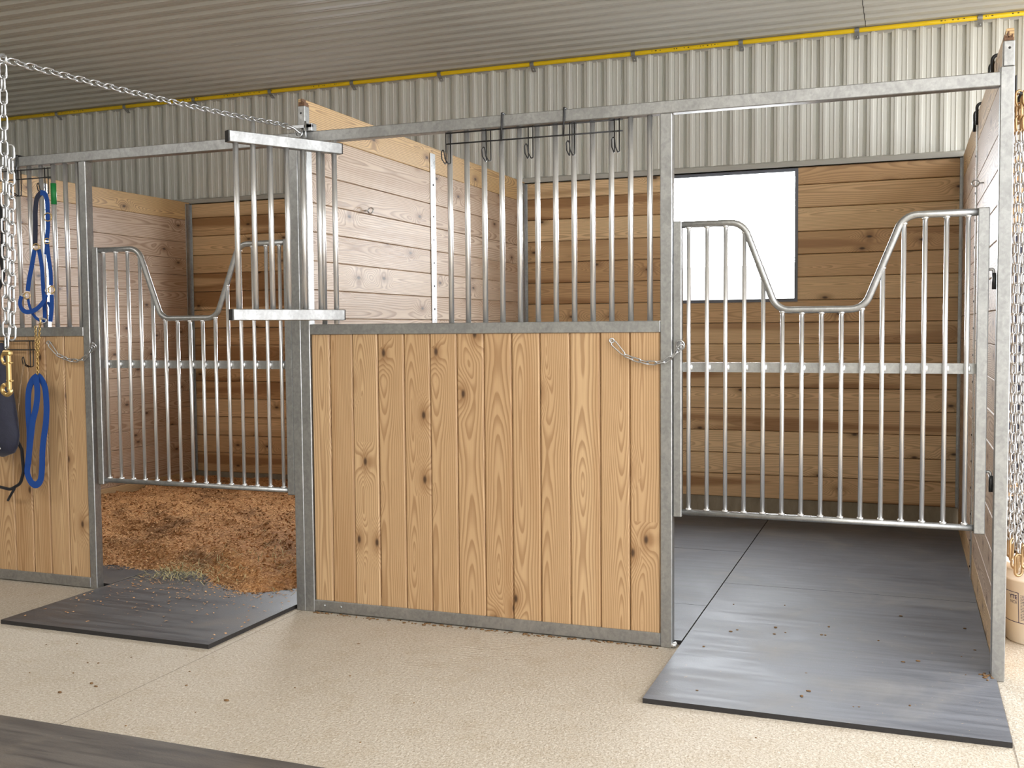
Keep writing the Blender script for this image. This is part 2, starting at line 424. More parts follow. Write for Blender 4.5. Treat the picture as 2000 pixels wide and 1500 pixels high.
# ------------------------------------------------------------------ room shell
D = 3.16; CZ = 3.372; ZT = 2.458
def floor():
    mb = MB().box(-9, 9, -9, D+.1, -.12, 0.0)
    struct(mb.obj('floor', 'concrete'))
floor()
wb = struct(bpy.data.objects.new('wall_back', None)); COL.objects.link(wb); place(wb, (0, D+.1, 0))
WALL_PROF = ((-.0135, 0), (-.0095, .026), (.0085, .026), (.0135, -.004), (.032, -.006), (.036, -.011), (.053, -.011), (.057, -.006), (.0755, -.004), (.0765, .006), (.0800, .006), (.081, 0), (.104, .001), (.108, -.004), (.1125, -.004), (.1165, .001))
CEIL_PROF = ((-.034, 0), (-.020, -.019), (.020, -.019), (.034, 0), (.0725, 0), (.0742, -.004), (.0782, -.004), (.080, 0))
def ribbed(x0, x1, off, prof):
    """profile (x, depth) of one run of steel cladding, pitch 0.1525"""
    out = []; k = math.floor((x0-off)/.1525)
    while True:
        b = off+k*.1525
        for dx, d in prof:
            if x0 <= b+dx <= x1: out.append((b+dx, d))
        k += 1
        if b > x1: return out
XL, XR = -7.5, 4.9
def wall_metal():
    pr = ribbed(XL, XR, 1.502, WALL_PROF); vs = []; Y = D+.012
    for x, d in pr: vs += [(x, Y+d, ZT+.0), (x, Y+d, CZ+.02)]
    fs = [(2*i, 2*i+2, 2*i+3, 2*i+1) for i in range(len(pr)-1)]
    mb = MB().add(vs, fs)
    mb.box(XL, XR, Y+.024, Y+.05, ZT, CZ+.02)
    mb.obj('ribbed_cladding', 'wall_metal', wb)
    mb = MB()
    for k in range(-46, 30):
        x = 1.717+.1525*k
        for z in (ZT+.075, 3.26):
            mb.sphere((x, Y-.001, z), .0065, 5, sq=(1, .7, 1))
    tag(mb.obj('cladding_screws', 'zinc', wb), kind='stuff')
wall_metal()
WINS = [(1.355, 2.292), (1.355-3.07, 2.292-3.07)]; WZ0, WZ1 = 1.535, 2.452
def wall_lining():
    e = [.147, .314, .465, .626, .782, .932, 1.088, 1.242, 1.391, 1.545, 1.704, 1.861, 2.017, 2.18, 2.337, ZT]
    mb = MB(); T = .038
    bays = [(-5.85, -2.84), (-2.788, .259), (.289, 3.335), (3.366, 4.85)]
    for x0, x1 in bays:
        w = next((w for w in WINS if x0 < w[0] < x1), None)
        for i in range(len(e)-1):
            segs = [(x0, x1)]
            if w and e[i+1] > WZ0+.01:
                segs = [(x0, w[0]), (w[1], x1)]
            for a, b in segs:
                lo = e[i]; 
                planks(mb, (a, D, 0), (1, 0, 0), (0, 0, 1), (0, -1, 0), b-a, [lo, e[i+1]], T, .0045, .0018, jit=.002)
            if w and e[i] < WZ0 < e[i+1]:
                planks(mb, (w[0], D, 0), (1, 0, 0), (0, 0, 1), (0, -1, 0), w[1]-w[0], [e[i], WZ0], T, .003, .0012)
    mb.obj('plank_lining', 'wall_wood', wb)
    cb = MB()
    cb.box(XL, XR, D+.012, D+.2, 0, .15, .004)
    cb.obj('concrete_curb', 'curb', wb)
    # solid wall behind the boards, left open at the windows
    mb = MB(); xs = [XL]+[x for w in sorted(WINS) for x in w]+[XR]
    for i in range(0, len(xs), 2): mb.box(xs[i], xs[i+1], D+.04, D+.2, .15, ZT+.06)
    for w in WINS:
        mb.box(w[0], w[1], D+.04, D+.2, .15, WZ0); mb.box(w[0], w[1], D+.04, D+.2, WZ1, ZT+.06)
    mb.obj('wall_core', 'grey_trim', wb)
    mb = MB()
    mb.box(XL, XR, D-.016, D+.01, ZT-.002, ZT+.004); mb.box(XL, XR, D-.016, D-.012, ZT-.002, ZT+.036); mb.add([(XL, D-.016, ZT+.036), (XR, D-.016, ZT+.036), (XR, D+.012, ZT+.05), (XL, D+.012, ZT+.05)], [(0, 1, 2, 3)])
    struct(mb.obj('trim_1', 'grey_trim'))
wall_lining()
def window(i, x0, x1):
    w = struct(bpy.data.objects.new('window_%d' % i, None)); COL.objects.link(w); place(w, ((x0+x1)/2, D+.05, WZ0))
    f = .022; mb = MB(); a, b = D-.008, D+.21
    mb.box(x0, x0+f, a, b, WZ0, WZ1); mb.box(x1-f, x1, a, b, WZ0, WZ1); mb.box(x0+f, x1-f, a, b, WZ0, WZ0+f); mb.box(x0+f, x1-f, a, b, WZ1-f, WZ1)
    mb.obj('window_frame', 'frame_grey', w)
    mb = MB().box(x0+f, x1-f, D+.185, D+.191, WZ0+f, WZ1-f)
    mb.obj('pane', 'glass', w)
    l = bpy.data.lights.new('daylight_through_window', 'AREA'); l.shape = 'RECTANGLE'; l.size = 2.5; l.size_y = 2.0
    l.energy = WIN_L*PI*l.size*l.size_y; l.color = (0.90, 0.95, 1.0)
    o = bpy.data.objects.new('daylight_through_window', l); COL.objects.link(o)
    o.location = ((x0+x1)/2, D+.95, 2.70); o.visible_camera = True; o.rotation_euler = (-PI/2+math.radians(35), 0, 0)   # the open sky above the yard
WIN_L = 40.0
for i, w in enumerate(WINS): window(i+1, *w)
struct(MB().box(-7.6, 4.9, -7.6, -7.5, 0, CZ+.05).obj('wall_front', 'wall_metal'))  # unseen wall opposite the stalls, added to darken what the steel reflects
struct(MB().box(-7.6, -7.5, -7.5, D+.1, 0, CZ+.05).obj('wall_left', 'wall_metal'))  # unseen end wall, added so sky light enters mainly from the right
def ceiling():
    pr = ribbed(-7.6, D+.05, .7-.053, CEIL_PROF); vs = []
    for y, d in pr: vs += [(-7.6, y, CZ+d*1.0), (4.9, y, CZ+d*1.0)]
    fs = [(2*i, 2*i+1, 2*i+3, 2*i+2) for i in range(len(pr)-1)]
    mb = MB().add(vs, [tuple(reversed(f)) for f in fs])
    mb.box(-7.6, 4.9, -7.6, D+.2, CZ+.03, CZ+.1)
    c = struct(mb.obj('ceiling', 'ceil_metal'))
    mb = MB()
    for i in range(-2, 4):
        x = -2.158+.815*i
        for k in range(-16, 17):
            y = .7+.1527*k
            if y < 3.1: mb.sphere((x, y, CZ-.003), .0065, 5, sq=(1, 1, .8))
    tag(mb.obj('ceiling_screws', 'zinc', c), kind='stuff')
    mb = MB(); q = [(y, CZ+d-.0012) for y, d in pr]; mb.add([(x, y, z) for y, z in q for x in (2.7225, 2.7265)], [(2*i, 2*i+2, 2*i+3, 2*i+1) for i in range(len(q)-1)])
    mb.obj('panel_joint', 'black_plastic', c)
    struct(MB().add([(-7.5, D+.0, CZ-.03), (4.9, D, CZ-.03), (4.9, D-.03, CZ), (-7.5, D-.03, CZ), (-7.5, D+.012, CZ-.06), (4.9, D+.012, CZ-.06)], [(0, 1, 2, 3), (4, 5, 1, 0)]).obj('trim_2', 'grey_trim'))
ceiling()
def gas_pipe():
    t = thing('gas_pipe', (0, D-.045, 3.334), 'long yellow pipe clipped along the top of the ribbed metal wall', 'pipe')
    mb = MB(); mb.tube([(x, D-.045, 3.334) for x in (-7.4, -3, 0, 3, 4.8)], .0155, 14); mb.obj('pipe', 'yellow', t)
    mb = MB(); R = .0185
    pts = [(0, -.045+R*math.cos(a), R*math.sin(a)) for a in [PI*1.5-PI*1.55*k/14 for k in range(15)]]
    pts = [(0, .0, -R-.028), (0, -.03, -R-.010)] + pts
    mb.ribbon([Vector((0, p[1]+D, p[2]+3.334)) for p in pts], .030, .003, (1, 0, 0))
    mb.sphere((0, D-.024, 3.334-R-.020), .007, 5)
    me = mb.mesh('pipe_clamp', [M['galv']], (0, D, 3.334))
    for x in (-4.94, -4.18, -3.419, -2.69, -1.928, -1.159, -.394, .367, 1.14, 1.905, 2.67, 3.421):
        inst('pipe_clamp', me, (x, D, 3.334), t)
gas_pipe()

# ------------------------------------------------------------------ stall fronts
HT, HB, RT, RB, BT, BB = 2.30, 2.248, 1.3905, 1.341, .0597, .005
bar_me = MB().tube([(0, 0, 0), (0, 0, HB-RT)], .0122, 12).mesh('bar', [M['galv_bar']], (0, 0, 0))
def post(x0, x1, z1, par, z0=0.0): return MB().box(x0, x1, 0, .05, z0, z1, .003).obj('post', 'galv', par)
def front_right():
    t = thing('horse_stall', (1.8, 0, 0), 'galvanised horse stall front with a large knotty board panel between the two gates', 'horse stall')
    post(.284, .334, HT, t); post(2.033, 2.083, HB, t); post(3.3155, 3.3636, 2.318, t)
    MB().box(.334, 3.3155, 0, .05, HB, HT, .003).obj('header_beam', 'galv', t)
    MB().box(.334, 2.033, 0, .05, RB, RT, .003).obj('middle_rail', 'galv', t)
    mb = MB().box(.334, 2.033, 0, .05, BB, BT, .003)
    for x in (.39, .48): mb.sphere((x, .001, .036), .007, 5)
    mb.obj('base_rail', 'galv', t)
    e = [.334, .436, .558, .692, .828, .961, 1.095, 1.227, 1.361, 1.494, 1.631, 1.768, 1.899, 2.033]
    mb = planks(MB(), (0, .008, BT), (0, 0, 1), (1, 0, 0), (0, -1, 0), RB-BT, e, .034, .0065, .0012)
    mb.obj('board_panel', 'door_wood', t)
    for x in [.405]+[1.066+.0835*i for i in range(12)]: inst('bar', bar_me, (x, .025, RT), t)
    mb = MB().box(3.324, 3.3625, .004, .046, 2.318, 2.412, .003)
    mb.sphere((3.345, .004, 2.385), .005, 5, 1, (1, .3, 1)); mb.obj('post_stub', ['galv', 'black_plastic'], t)
    MB().box(.288, .3275, .004, .046, HT, 2.424, .003).sphere((.306, .004, 2.39), .005, 5, 1, (1, .3, 1)).obj('post_stub', ['galv', 'black_plastic'], t)
    # weld lumps at the foot of the middle post
    MB().sphere((2.087, .01, .012), .014, 6, 0, (1, 1, .8)).sphere((2.09, .03, .01), .011, 6).obj('weld', 'weld', t)
    # clamp that carries the cross tie
    mb = MB().box(.236, .375, -.012, .0, 2.315, 2.333, .002); mb.box(.329, .375, -.012, .03, 2.300, 2.336, .002)
    mb.tube([(.345, -.02, 2.345), (.345, -.02, 2.235)], .0045, 8)
    mb.obj('clamp', 'zinc', t)
    return t
front_right()
def front_left():
    t = thing('horse_stall', (-1.5, 0, 0), 'galvanised horse stall front whose board panel carries the blue halter and lead', 'horse stall')
    post(-2.86, -2.81, HB, t); post(-1.038, -.9935, HB, t); post(.2335, .2835, HT, t)
    MB().box(-2.86, .2335, 0, .05, HB, HT, .003).obj('header_beam', 'galv', t)
    MB().box(-2.81, -1.038, 0, .05, RB, RT, .003).obj('middle_rail', 'galv', t)
    MB().box(-2.81, -1.038, 0, .05, BB, BT, .003).obj('base_rail', 'galv', t)
    e = [-2.81+.1265*i for i in range(15)]; e = [x for x in e if x < -1.72]+[-1.685, -1.556, -1.428, -1.306, -1.178, -1.038]
    mb = planks(MB(), (0, .008, BT), (0, 0, 1), (1, 0, 0), (0, -1, 0), RB-BT, e, .034, .0065, .0012)
    mb.obj('board_panel', 'door_wood', t)
    for x in [-1.067-.0818*i for i in range(13)]: inst('bar', bar_me, (x, .025, RT), t)
front_left()

def gate(dx, label):
    y = .028
    t = thing('yoke_gate', (2.69+dx, y, .58), label, 'gate', )
    path = fillet([(2.1, y, 1.788), (2.37, y, 1.788), (2.507, y, 1.428), (2.842, y, 1.428), (2.985, y, 1.788), (3.25, y, 1.788)], .075)
    path = [p+Vector((dx, 0, 0)) for p in path]
    MB().tube(path, .014, 14).obj('top_tube', 'galv', t)
    MB().tube([(2.12+dx, y, .582), (3.25+dx, y, .582)], .0125, 12).obj('bottom_tube', 'galv', t)
    for x0, x1 in ((2.086, 2.121), (3.248, 3.288)):
        MB().box(x0+dx, x1+dx, y-.019, y+.019, .562, 1.803, .003).obj('stile', 'galv', t)
    mr = MB().box(2.121+dx, 3.248+dx, y+.010, y+.016, 1.174, 1.2145)
    mr.obj('middle_strap', 'galv', t)
    def ztop(x):
        for a, b in zip(path, path[1:]):
            if a.x <= x <= b.x: return a.z+(b.z-a.z)*(x-a.x)/max(1e-6, b.x-a.x)
        return 1.788
    for i in range(15):
        x = 2.148+.07625*i+dx
        z1 = ztop(x); 
        b = MB().tube([(x, y, .583), (x, y, z1-.004)], .0088, 12)
        b.sphere((x, y, .596), .0125, 6, 0, (1.1, 1, .6)); b.sphere((x, y, z1-.014), .012, 6, 0, (1.1, 1, .6))
        b.sphere((x+.0105, y+.006, 1.194), .007, 6, 0, (.7, .9, 2.0)); b.obj('bar', 'galv_bar', t)
    for z in (1.545, .775):
        mb = MB().tube(fillet([(3.286+dx, y, z+.025), (3.304+dx, y, z+.028), (3.3075+dx, y, z-.03)], .012, 5), .0055, 8)
        mb.tube([(3.3065+dx, y-.002, z+.012), (3.3065+dx, y-.002, z-.05)], .0075, 10, mi=1)
        mb.obj('hinge_pin', ['galv', 'black_wire'], t)
    return t
GX = -3.06
gate_r = gate(0, 'galvanised yoke gate with a dipped top, closing the empty stall with the window')
gate_l = gate(GX, 'galvanised yoke gate with a dipped top, closing the stall bedded with shavings')

def feed_door():
    th = math.radians(59.78); dx, dy = -math.cos(th), -math.sin(th); hx, hy = .4864, -.004
    t = thing('feed_hatch', (hx, hy, 1.41), 'small barred feed hatch swung open into the aisle beside the double post', 'hatch')
    U = Vector((dx, dy, 0)); W = Vector((-dy, dx, 0)); O = Vector((hx, hy, 0))
    def bar_box(name, z0, z1):
        vs = []; h = .0195; a, b = -.034, .0814*6+.036
        mb = MB().box(0, b-a, -h, h, 0, z1-z0, .003)
        mb.v = [tuple(O+U*(x+a)+W*y+Vector((0, 0, z0+z))) for x, y, z in mb.v]
        p = mb.obj(name, 'galv', t)
        for q0, q1 in ((-.003, .0), (b-a, b-a+.004)):
            m2 = MB().box(q0, q1, -h+.001, h-.001, .001, z1-z0-.001)
            m2.v = [tuple(O+U*(x+a)+W*y+Vector((0, 0, z0+z))) for x, y, z in m2.v]
            m2.obj('end_cap', 'black_plastic', p)
    bar_box('top_rail', 2.185, 2.236); bar_box('bottom_rail', 1.408, 1.4586)
    for i in range(7):
        q = O+U*(.0814*i); z0, z1 = 1.4586, 2.185
        if i == 0: z0, z1 = 1.3915, 2.247
        if i == 5: z1 = 2.29
        MB().tube([(q.x, q.y, z0), (q.x, q.y, z1)], .0122 if i != 5 else .0118, 12).obj('hinge_bar' if i == 0 else 'bar', 'galv_bar', t)
feed_door()

# ------------------------------------------------------------------ partitions and what is screwed to them
TH = .028
def partition(x1, xs, label, strip_y, eye=None, top=True):
    t = thing('stall_divider', (x1-.02, 1.6, 0), label, 'divider')
    e = [.012+.1408*i for i in range(17)]; e = [z for z in e if z < 2.25]+[2.316, 2.470]
    tones = [.75]+[.0]*(len(e)-3)+[.9]
    mb = planks(MB(), (x1, .056, 0), (0, 1, 0), (0, 0, 1), (1, 0, 0), D-.062-.005, e, TH, .003, .0009, tones, both=True)
    mb.obj('board_panel', 'part_wood', t)
    for sgn in (1, -1):
        X = x1 if sgn > 0 else x1-TH
        mb = MB().box(min(X, X+sgn*.006), max(X, X+sgn*.006), strip_y-.034, strip_y+.034, .01, 2.43, .001)
        for z in e[1:-1]: mb.sphere((X+sgn*.006, strip_y, z-.075), .007, 5, 1, (.6, 1, 1))
        mb.obj('steel_strip', ['galv_bright', 'black_wire'], t)
        mb = MB().box(min(X, X+sgn*.004), max(X, X+sgn*.004), D-.075, D-.006, .15, 2.456, .001); mb.box(min(X, X+sgn*.020), max(X, X+sgn*.020), D-.012, D-.008, .15, 2.456, .001)
        mb.obj('wall_channel', 'galv', t)
    mb = MB()
    ex, ez = (.289, 2.424) if abs(x1-.288) < .01 else (3.326, 2.412) if x1 > 3 else (x1+.014, 2.424)
    mb.box(ex, ex+.033, .010, .05, ez, ez+.012, .001)
    for k in range(5): mb.box(ex+.0064*k, ex+.0064*k+.0055, .012, .05, ez+.010, ez+.016+random.uniform(0, .012), .001)
    mb.box(ex+.012, ex+.018, .012, .05, ez+.01, ez+.036, .001)
    mb.obj('end_grain', 'brown_wood', t)
    if eye:
        y, z, s = eye; X = x1 if s > 0 else x1-TH
        mb = MB().tube([(X-s*.005, y, z), (X+s*.022, y, z)], .0035, 8)
        mb.tube([(X+s*(.036+.015*math.cos(a)), y+.004*math.sin(a), z+.015*math.sin(a)) for a in [2*PI*k/18 for k in range(18)]], .0035, 8, True)
        mb.obj('eye_screw', 'zinc', t)
    return t
partition(.288, 0, 'pale board divider behind the double post, separating the two stalls', 1.50, (.645, 1.997, 1))
partition(.280-3.068, 0, 'pale board divider behind the blue halter, beside the shavings', 1.52)
pr_ = partition(3.364, 0, 'pale board divider on the hinge side of the empty stall gate', 1.68, (1.155, 2.037, -1))

# ------------------------------------------------------------------ rubber mats
def mat(name, x0, x1, y0, y1, z1, label, m='mat', z0=0.0, notch=None):
    nx, ny = max(2, int((x1-x0)/.03)), max(2, int((y1-y0)/.03)); vs = []; fs = []
    for j in range(ny+1):
        for i in range(nx+1):
            x = x0+(x1-x0)*i/nx; y = y0+(y1-y0)*j/ny
            if notch and -.02 < y < .075: x = x0+(notch-x0)*i/nx
            vs.append((x, y, z1+.0010*noise.noise(Vector((x*2.1, y*2.1, 3)))))
    w = nx+1
    fs = [(j*w+i, j*w+i+1, (j+1)*w+i+1, (j+1)*w+i) for j in range(ny) for i in range(nx)]
    ring = [i for i in range(w)]+[(j*w+nx) for j in range(1, ny+1)]+[ny*w+i for i in range(nx-1, -1, -1)]+[j*w for j in range(ny-1, 0, -1)]
    b = len(vs); vs += [(vs[k][0], vs[k][1], z0) for k in ring]; K = len(ring)
    side = [(ring[(k+1) % K], ring[k], b+k, b+(k+1) % K) for k in range(K)]+[tuple(reversed(range(b, b+K)))]
    mb = MB().add(vs, fs); n0 = len(mb.f); mb.f += side; mb.mi += [1]*len(side); mb.sm += [False]*len(side)
    o = mb.obj(name, [m, 'cut_rubber'])
    tag(o, label, 'mat'); return o
mat('rubber_mat', 2.118, 3.333, -.672, 1.135, .019, 'grey rubber mat running out of the empty stall onto the concrete', notch=3.313)
mat('rubber_mat', 2.118, 3.333, 1.139, 3.148, .019, 'grey rubber mat against the back wall behind the empty stall gate')
mat('rubber_mat', .30, 2.112, .062, .652, .019, 'grey rubber mat just behind the large board panel')
mat('rubber_mat', .30, 2.112, .656, 1.922, .019, 'grey rubber mat beside the long seam, second from the large board panel')
mat('rubber_mat', .30, 2.112, 1.926, 3.148, .019, 'dark shaded rubber mat under the window at the back')
mat('rubber_mat', -.955, .216, -.664, .70, .019, 'charcoal rubber mat in front of the bedded stall, dusted with shavings', 'mat_dark')
mat('rubber_mat', -2.782, -.960, .062, 1.2, .019, 'charcoal rubber mat behind the panel with the blue lead, mostly under shavings', 'mat_dark')
mat('aisle_mat', -3.4, 2.4, -2.9, -1.572, .012, 'worn dark aisle mat lying apart on the concrete, away from the stalls', 'mat_aisle')

# ------------------------------------------------------------------ bedding, hay, crumbs
def edge_y(x):
    pts = [(-2.8, .34), (-1.3, .34), (-.9, .38), (-.70, .36), (-.5, .25), (-.36, .13), (-.2, .09), (-.08, .10), (.05, .22), (.24, .30)]
    for (a, ya), (b, yb) in zip(pts, pts[1:]):
        if a <= x <= b: return ya+(yb-ya)*(x-a)/(b-a)
    return .3
def bed_h(x, y):
    e = edge_y(x)+.05*noise.noise(Vector((x*7, 1.3, 0)))
    t = max(0.0, min(1.0, (y-e)/.34)); t = t*t*(3-2*t)
    lump = .055*noise.noise(Vector((x*2.6, y*2.6, 1)))+.035*noise.noise(Vector((x*6, y*6, 2)))+.014*noise.noise(Vector((x*17, y*17, 3)))+.006*noise.noise(Vector((x*45, y*45, 5)))
    return .012+t*max(.02, .075+.02*min(1, y/2)+lump)
def bedding():
    mb = MB(); x0, x1, y1 = -2.770, .240, 3.12; nx, ny = 190, 190; vs = []; fs = []
    for j in range(ny+1):
        for i in range(nx+1):
            x = x0+(x1-x0)*i/nx; e = max(.056, edge_y(x)-.02) if True else 0
            y = e+(y1-e)*j/ny; vs.append((x, y, bed_h(x, y) if j else .004))
    w = nx+1
    mb.add(vs, [(j*w+i, j*w+i+1, (j+1)*w+i+1, (j+1)*w+i) for j in range(ny) for i in range(nx)], 0, True)
    def flake(c, s, up=.7):
        a = random.uniform(0, 2*PI); d = Vector((math.cos(a), math.sin(a), random.uniform(-up, up)))*s
        q = Vector((-math.sin(a), math.cos(a), random.uniform(-up, up)))*s*random.uniform(.35, .7)
        k = Vector((0, 0, s*random.uniform(.0, .5)))
        c = Vector(c); mb.add([c-d-q, c-q+k, c+d-q, c+d+q, c+q+k, c-d+q], [(0, 1, 4, 5), (1, 2, 3, 4)], 0, False, None, random.random())
    for _ in range(24000):
        x = random.uniform(x0+.01, x1-.01); y = edge_y(x)+random.random()**1.4*(3.10-edge_y(x)); 
        flake((x, y, bed_h(x, y)+.003), random.uniform(.0035, .009))
    for _ in range(420):
        x = random.uniform(-.93, .2); y = .3-abs(random.gauss(0, .33))
        if y < -.64 or (abs(y-.03) < .05 and x > .17): continue
        flake((x, y, .0225), random.uniform(.003, .008), .15)
    o = mb.obj('wood_shavings', 'shavings')
    tag(o, 'brown wood shavings spread deep over the floor behind the gate', 'bedding', kind='stuff')
bedding()
def hay():
    mb = MB()
    for k in range(520):
        if k < 360: x = random.gauss(-.78, .22); y = random.gauss(.35, .10)
        elif k < 440: x = random.uniform(-.5, .2); y = random.uniform(.1, .9)
        else: x = random.uniform(-.95, .2); y = random.uniform(.3, 2.4)
        if not -.9 < x < .12 or y < .12: continue
        z = max(.021, bed_h(x, y) if y > edge_y(x)-.02 else .021)+.006; a = random.uniform(0, 2*PI); L = random.uniform(.03, .10)
        d = Vector((math.cos(a), math.sin(a), random.uniform(0, .35)))*L; c = Vector((x, y, z)); s = Vector((-math.sin(a), math.cos(a), 0))*.0016
        m_ = c+d*.5+Vector((0, 0, .012))
        mb.add([c-s, c+s, m_+s, m_-s, c+d+s*.4, c+d-s*.4], [(0, 1, 2, 3), (3, 2, 4, 5)], 0, False, None, random.random())
    tag(mb.obj('hay', 'hay'), 'loose greenish hay strands scattered at the edge of the shavings', 'hay', kind='stuff')
hay()
def crumbs():
    mb = MB()
    def c(x, y, z, s): mb.sphere((x, y, z+s*.3), s, 3, 0, (random.uniform(.7, 1.6), random.uniform(.7, 1.4), .5))
    for _ in range(130):                                        # swept line under the board panel
        c(random.uniform(.34, 2.03), -abs(random.gauss(0, .014))-.004, 0, random.uniform(.003, .008))
    for _ in range(26): c(random.uniform(2.2, 3.3), random.uniform(-.6, .8), .019, random.uniform(.003, .007))
    for _ in range(30): c(random.uniform(-.9, 3.2), random.uniform(-1.5, -.72), 0, random.uniform(.002, .005))
    for _ in range(14): c(random.gauss(3.30, .008), random.gauss(-.01, .02), .019, random.uniform(.004, .008))
    for p, s in (((-.62, -1.02), .010), ((.06, -1.18), .009), ((.10, -1.20), .007), ((.02, -1.30), .009), ((.67, -1.16), .008)):
        c(p[0], p[1], 0, s)
    tag(mb.obj('dirt_crumbs', 'crumb'), 'tiny brown crumbs of dirt strewn on the concrete and mats', 'dirt', kind='stuff')
crumbs()

# ------------------------------------------------------------------ chains
def link_mesh(name, L, Wd, r, mat, n=8):
    """stadium link of inner length L along local X, lying in local XY"""
    h = L/2-Wd/2+r*0; pts = []
    for k in range(7): a = -PI/2+PI*k/6; pts.append((h+math.cos(a)*Wd/2, math.sin(a)*Wd/2, 0))
    for k in range(7): a = PI/2+PI*k/6; pts.append((-h+math.cos(a)*Wd/2, math.sin(a)*Wd/2, 0))
    return MB().tube(pts, r, n, True).mesh(name, [M[mat]], (0, 0, 0))
def path_points(pts, step):
    pts = [Vector(p) for p in pts]; out = []; acc = 0; need = step/2
    for a, b in zip(pts, pts[1:]):
        L = (b-a).length; 
        while acc+L >= need:
            q = (need-acc)/L; out.append((a.lerp(b, q), (b-a).normalized())); need += step
        acc += L
    return out
def link_rot(d, roll):
    q = Vector((1, 0, 0)).rotation_difference(d)
    from mathutils import Quaternion
    return q @ Quaternion((1, 0, 0), roll)
def lay_links(parent, me, pts, step, roll0=0.0, name='chain_link'):
    for i, (p, d) in enumerate(path_points(pts, step)):
        inst(name, me, p, parent, link_rot(d, roll0+(PI/2 if i % 2 else 0)))
def merged_links(mb, L, Wd, r, pts, step, roll0=0.0, n=6, mi=0):
    h = L/2-Wd/2; st = []
    for k in range(5): a = -PI/2+PI*k/4; st.append(Vector((h+math.cos(a)*Wd/2, math.sin(a)*Wd/2, 0)))
    for k in range(5): a = PI/2+PI*k/4; st.append(Vector((-h+math.cos(a)*Wd/2, math.sin(a)*Wd/2, 0)))
    for i, (p, d) in enumerate(path_points(pts, step)):
        q = link_rot(d, roll0+(PI/2 if i % 2 else 0)+random.uniform(-.15, .15))
        mb.tube([p+q @ s for s in st], r, n, True, mi)
def sag(a, b, s, n=24):
    a, b = Vector(a), Vector(b)
    return [a.lerp(b, k/n)-Vector((0, 0, s*4*(k/n)*(1-k/n))) for k in range(n+1)]
tie_me = link_mesh('chain_link', .047, .021, .0030, 'zinc')
TIE = Vector((.4645, -1.891, 2.178))
def cross_tie():
    t = thing('cross_tie', (.30, -.02, 2.30), 'long zinc chain stretched aslant from the top of the double post', 'chain')
    A = Vector((.275, -.075, 2.322))
    lay_links(t, tie_me, sag(A, TIE, .012), .0385, PI/4)
    mb = MB().tube(fillet([(.325, -.012, 2.292), (.318, -.030, 2.290), (.300, -.045, 2.31), (.276, -.078, 2.322)], .01, 4), .006, 8)
    mb.tube([(.309+.017*math.cos(a), -.02+.004*math.sin(a), 2.292+.02*math.sin(a)) for a in [2*PI*k/16 for k in range(16)]], .0055, 8, True)
    mb.obj('snap_hook', 'zinc', t)
    # the ring at the far end hangs from a steel wire going up to the ceiling
    mb = MB().tube([TIE+Vector((.014*math.cos(a), 0, .014*math.sin(a))) for a in [2*PI*k/16 for k in range(16)]], .004, 8, True); mb.obj('end_ring', 'zinc', t)
    mb = MB().tube([TIE+Vector((-.014, 0, 0)), TIE+Vector((-.10, -.06, .10)), Vector((TIE.x-.11, TIE.y-.07, CZ))], .004, 8); mb.obj('hanger_wire', 'zinc', t)
cross_tie()
def hanging_tie():
    B = Vector((.4835, -1.930, 1.297)); T = TIE+Vector((.002, -.002, -.016))
    t = thing('hanging_chain', T, 'doubled zinc chain hanging straight down, with a brass snap at its end', 'chain')
    lay_links(t, tie_me, [T, T.lerp(B, .5), B+Vector((0, 0, .02))], .0385, .3)
    lay_links(t, tie_me, [T.lerp(B, .28)+Vector((.011, .014, 0)), B+Vector((.011, .010, .03))], .0385, 1.2)
    c = B; mb = MB()
    mb.box(c.x-.002, c.x+.012, c.y-.006, c.y+.006, c.z-.108, c.z+.002, .003)
    mb.box(c.x-.014, c.x+.018, c.y-.008, c.y+.008, c.z-.004, c.z+.012, .004)
    mb.box(c.x-.004, c.x+.020, c.y-.005, c.y+.005, c.z-.028, c.z-.022, .002)
    mb.box(c.x-.004, c.x+.020, c.y-.005, c.y+.005, c.z-.082, c.z-.076, .002)
    mb.tube(fillet([(c.x+.004, c.y, c.z-.104), (c.x+.012, c.y, c.z-.112), (c.x-.004, c.y, c.z-.124), (c.x-.024, c.y, c.z-.112), (c.x-.022, c.y, c.z-.094), (c.x-.004, c.y, c.z-.090)], .012, 5), .0065, 10)
    mb.tube([(c.x-.006+.015*math.cos(a), c.y, c.z-.012+.018*math.sin(a)) for a in [PI*.25+PI*1.5*k/12 for k in range(13)]], .0045, 8)
    mb.obj('brass_snap', 'brass', t, 'brass trigger snap')
hanging_tie()
gate_me = link_mesh('chain_link', .042, .017, .0030, 'zinc')
